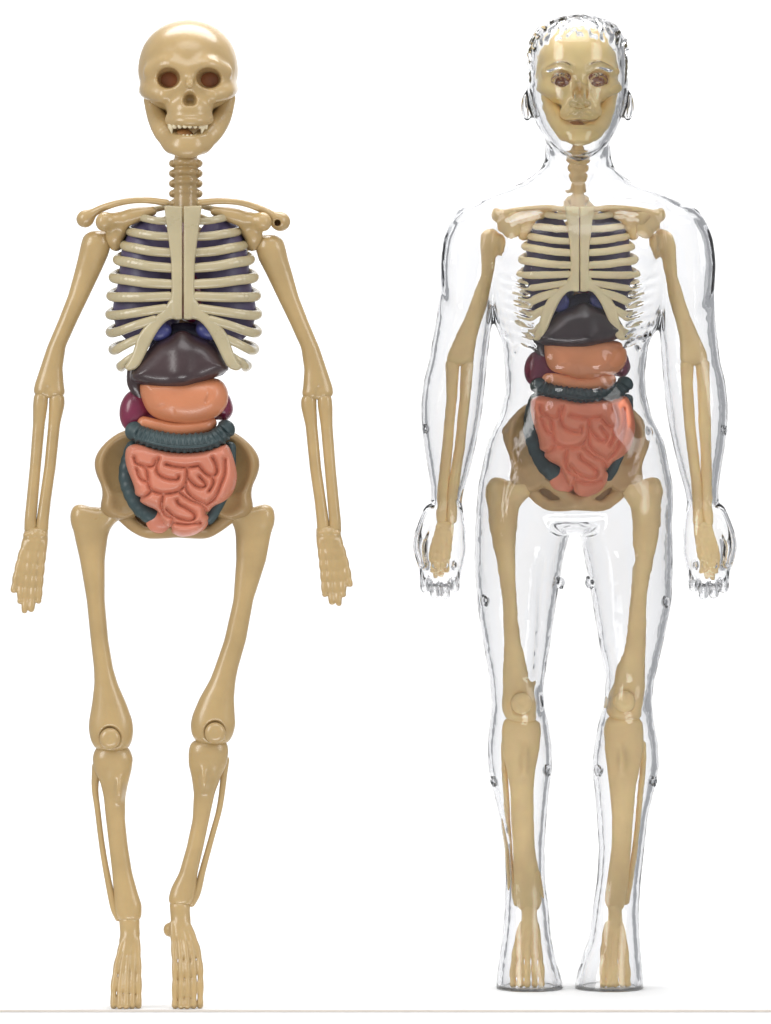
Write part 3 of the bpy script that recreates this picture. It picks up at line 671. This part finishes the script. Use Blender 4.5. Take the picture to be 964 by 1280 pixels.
# hair: wavy locks
rng = np.random.RandomState(7)
HA = np.array(head)
def headsurf(x, y):
    xl, xr, rd, dc = (np.interp(y, HA[:, 0], HA[:, i]) for i in (1, 2, 3, 4))
    return dc+rd*math.sqrt(max(0.02, 1-((x-(xl+xr)/2)/((xr-xl)/2))**2))
for row in range(4):
    for i in range(13):
        a = math.pi*(0.02+0.96*(i+0.5*(row % 2))/12.5); d = 40-row*20
        x = 722.5-(61-row*1.5)*math.cos(a); y = 76-(50+row*2)*math.sin(a)
        dx, dy = math.sin(a), -math.cos(a)
        g.add(tube([(x-5*dx, y+5*dy+1, d+3), (x+rng.uniform(-2, 2), y-1, d-1), (x+6*dx, y-3*dy+2, d-8)], [1.8, 3.0, 1.8]), 2)
for row, yy in enumerate((46, 36, 28)):
    for i in range(12-row):
        x = 722.5+(i-(11-row)/2)*(8.6-row*0.9); y = yy+abs(i-(11-row)/2)*(1.3 if row else 1.8)
        P = [(x+rng.uniform(-1, 1), y+4), (x+rng.uniform(-4, 4), y), (x+rng.uniform(-5, 5), y-6)]
        g.add(tube([(px, py, headsurf(px, py)) for px, py in P], [1.6, 3.2, 2.2]), 1.5)
for s_ in (-1, 1):
    for i in range(7):
        y = 56+i*8; P = [(722.5+s_*(55+rng.uniform(-1, 1)), y+5), (722.5+s_*(58+rng.uniform(-1, 2)), y-1), (722.5+s_*57, y-7)]
        g.add(tube([(px, py, headsurf(px, py)-4) for px, py in P], [1.5, 2.8, 1.5]), 1.5)
# muscles
for s in (-1, 1):
    m = lambda x: 722+s*x
    g.add(ell((m(48), 312, 44), (50, 36, 25), -0.15*s), 26)
    g.add(tube([(m(6), 262, 40), (m(50), 256, 42), (m(95), 262, 30)], [3.5, 4.5, 5]), 8)           # collarbone ridge
    g.add(tube([(m(30), 190, 12), (m(20), 225, 28), (m(7), 258, 40)], [4, 4.5, 4]), 6)             # neck cord
    for j in range(7):                                                                             # serratus and ribs on the flank
        y = 350+j*13
        g.add(tube([(m(104-j*2.2), y-8, 24), (m(88-j*3.0), y, 46-j*0.6), (m(66-j*2.0), y+9, 60-j*0.8)], [3, 4.2, 2.5]), 3)
        g.add(tube([(m(96-j*2.5), y+14, 32), (m(84-j*3), y-4, 50-j)], [2.6, 2.0]), 2)
    for j, (yy, ww) in enumerate(((452, 24), (480, 24), (512, 23))): g.add(ell((m(21), yy, 50), (18, 13, 10)), 5)
    g.add(tube([(m(88), 540, 30), (m(60), 590, 48), (m(16), 640, 46)], [3, 4, 4]), 8)               # groin line
    g.add(ell((m(64), 878, 28), (17, 18, 13)), 18)                                                   # kneecap on the shell
    g.add(tube([(m(58), 700, 44), (m(62), 780, 40), (m(62), 840, 36)], [10, 12, 8]), 14)
    g.add(ell((m(148), 335, 30), (18, 50, 14)), 24)
g.add(ell((715, 545, 57), (7.5, 8, 5)), 2); g.sub(ell((715, 545, 64), (3.5, 4, 4)), 2)
# toes
for s, xc in ((-1, 659), (1, 763)):
    xs = [640, 652, 663, 675, 690] if s < 0 else [2*711-v for v in [640, 652, 663, 675, 690]]
    for a, b in zip(xs[:-1], xs[1:]): g.sub(tube([((a+b)/2, SOLE-18, 80), ((a+b)/2, SOLE+2, 80)], [2, 5]), 6)
f = g.f
Yg = g.ax[1][None, :, None]
wi = (g.ax[1] > 232) & (g.ax[1] < 622)                                  # the trunk and limbs are moulded softer than the head
f[:, wi] = blur(f[:, wi], 2)
fin = blur(f, 16)+6.5+2.0*np.clip((212-Yg)/20, 0, 1)
Xg = g.ax[0][:, None, None]
wt = np.clip((Yg-624)/16, 0, 1)*(np.abs(Xg-718) > 132)
wt = np.maximum(wt, np.clip((np.abs(Xg-722)-58)/4, 0, 1)*((Yg > 100) & (Yg < 165)))
fin = fin*(1-wt)+(f+3.2)*wt                          # thinner walls in the hands and ears
fin = np.maximum(np.maximum(fin, f+3.0), Yg-(SOLE-2.5))
f = np.maximum(f, Yg-SOLE)
V1, Q1 = nets(f, g.lo, HS); V1 = relax(V1, Q1, 3)
V2, Q2 = nets(fin, g.lo, HS); V2 = relax(V2, Q2, 4)
VV = np.vstack([V1, V2]); QQ = np.vstack([Q1, Q2[:, ::-1]+len(V1)])
shell = part(F2, 'body_shell', (VV, QQ), M['clear'])
for x, y, d, r in ((699, 728, 20, 6), (737, 728, 20, 6), (607, 750, 20, 5.5), (830, 752, 20, 5.5), (533, 536, 10, 4.5), (904, 538, 10, 4.5), (683, 962, 10, 5.5), (749, 962, 10, 5.5), (618, 976, 4, 5), (816, 976, 4, 5)):
    E = [ell((x, y, d), (r*1.1, r*1.3, r*1.4)), ('+', tube([(x-r*0.5, y-r, d+5), (x+r*0.3, y+r, d+6)], r*0.45), 1), ('-', ell((x, y, d+r*1.4), (r*0.5, r*0.5, 3)), 1.5)]
    part(F2, 'shell_clip', solid(E, 1.2, it=1), M['clear_hair'], shell)

# ---------------------------------------------------------------- the setting: white sweep and ledge
def sheet(name, prof, x0, x1, mat, kind='structure', nx=2):
    vs = []; fs = []
    xs = np.linspace(x0, x1, nx)
    for (d, y) in prof:
        for x in xs: vs.append(((x-CX)*S, -d*S, (FLOOR-y)*S))
    for i in range(len(prof)-1):
        for j in range(nx-1):
            a = i*nx+j; fs.append((a, a+1, a+nx+1, a+nx))
    me = bpy.data.meshes.new(name); me.from_pydata(vs, [], fs); me.update()
    me.polygons.foreach_set('use_smooth', [True]*len(me.polygons)); me.materials.append(mat)
    o = bpy.data.objects.new(name, me); COL.objects.link(o); o['kind'] = kind
    return o
def white(name, c=0.9):
    m, n, l, p = nt(name)
    tc = n.new('ShaderNodeTexCoord'); nz = n.new('ShaderNodeTexNoise'); nz.inputs['Scale'].default_value = 30
    l.new(tc.outputs['Object'], nz.inputs['Vector'])
    mx = n.new('ShaderNodeMapRange'); mx.inputs['To Min'].default_value = c-0.012; mx.inputs['To Max'].default_value = c+0.012
    l.new(nz.outputs['Fac'], mx.inputs['Value']); cb = n.new('ShaderNodeCombineColor')
    for k in range(3): l.new(mx.outputs['Result'], cb.inputs[k])
    l.new(cb.outputs['Color'], p.inputs['Base Color']); p.inputs['Roughness'].default_value = 0.8; p.inputs['Specular IOR Level'].default_value = 0.1
    return m
WH = white('white_paper')
R = 500; BK = -1500
prof = [(60, FLOOR), (0, FLOOR), (-400, FLOOR), (-800, FLOOR)]+[(BK+R-R*math.sin(a), FLOOR-R+R*math.cos(a)) for a in np.linspace(0, math.pi/2, 14)]+[(BK, -1300)]
sheet('backdrop', prof, -290, 1320, WH)
sheet('ledge_front', [(60.5, FLOOR+3.2), (60.5, FLOOR+400)], -1000, 1960, WH)
edge = plastic('beige_edge', (0.62, 0.56, 0.50), 0.05, 0.6)
sheet('ledge_edge', [(60.0, FLOOR+0.02), (61.5, FLOOR+0.4), (61.5, FLOOR+3.0), (60.6, FLOOR+3.2)], -1000, 1960, edge)

# ---------------------------------------------------------------- lamps
def area(name, loc, target, size, size_y, power, col=(1, 1, 1)):
    L = bpy.data.lights.new(name, 'AREA'); L.shape = 'ELLIPSE'; L.size = size*S; L.size_y = size_y*S; L.energy = power; L.color = col
    o = bpy.data.objects.new(name, L); COL.objects.link(o)
    w = lambda p: np.array([(p[0]-CX)*S, -p[2]*S, (FLOOR-p[1])*S])
    a, b = w(loc), w(target); o.location = a
    from mathutils import Vector
    o.rotation_euler = Vector(b-a).to_track_quat('-Z', 'Y').to_euler()
    return o
area('softbox_left', (-2100, -700, 1900), (482, 600, 0), 1300, 2300, 4.5, (1, 0.985, 0.96))
area('softbox_right', (3050, -650, 1900), (482, 600, 0), 1300, 2300, 3.0, (1, 0.985, 0.96))
area('softbox_top', (482, -1900, 1500), (482, 500, 0), 2600, 1200, 2.2)
area('backdrop_fill_left', (-900, 300, -300), (500, 500, -1500), 500, 1800, 0.01)  # added unseen fill that brings the backdrop up to white
area('backdrop_fill_right', (1860, 300, -300), (460, 500, -1500), 500, 1800, 0.01)  # matching added fill for the other side of the backdrop
area('floor_fill', (482, -1200, -500), (482, 1255, -300), 2200, 900, 3.3)  # unseen fill added overhead to brighten the floor and fade its shadows
area('ledge_fill', (482, 2300, 1800), (482, 1300, 60), 2600, 500, 2.5)  # unseen fill added low in front so the ledge face turns white

w = bpy.data.worlds.new('World'); scene.world = w; w.use_nodes = True
bg = w.node_tree.nodes['Background']; bg.inputs['Color'].default_value = (0.95, 0.97, 1, 1); bg.inputs['Strength'].default_value = 0.48

cam = bpy.data.cameras.new('camera'); co = bpy.data.objects.new('camera', cam); COL.objects.link(co)
co.location = (0, -DIST*S, (FLOOR-CY)*S); co.rotation_euler = (math.pi/2, 0, 0)
cam.sensor_fit = 'VERTICAL'; cam.sensor_height = 24; cam.lens = 24*DIST/1280.0
cam.clip_start = 0.05; cam.clip_end = 20
scene.camera = co
scene.render.engine = 'CYCLES'
scene.cycles.transparent_max_bounces = 24; scene.cycles.max_bounces = 24; scene.cycles.transmission_bounces = 24; scene.cycles.glossy_bounces = 8
scene.cycles.caustics_refractive = True; scene.cycles.caustics_reflective = True
scene.view_settings.view_transform = 'Standard'; scene.view_settings.look = 'None'; scene.view_settings.exposure = 0; scene.view_settings.gamma = 1
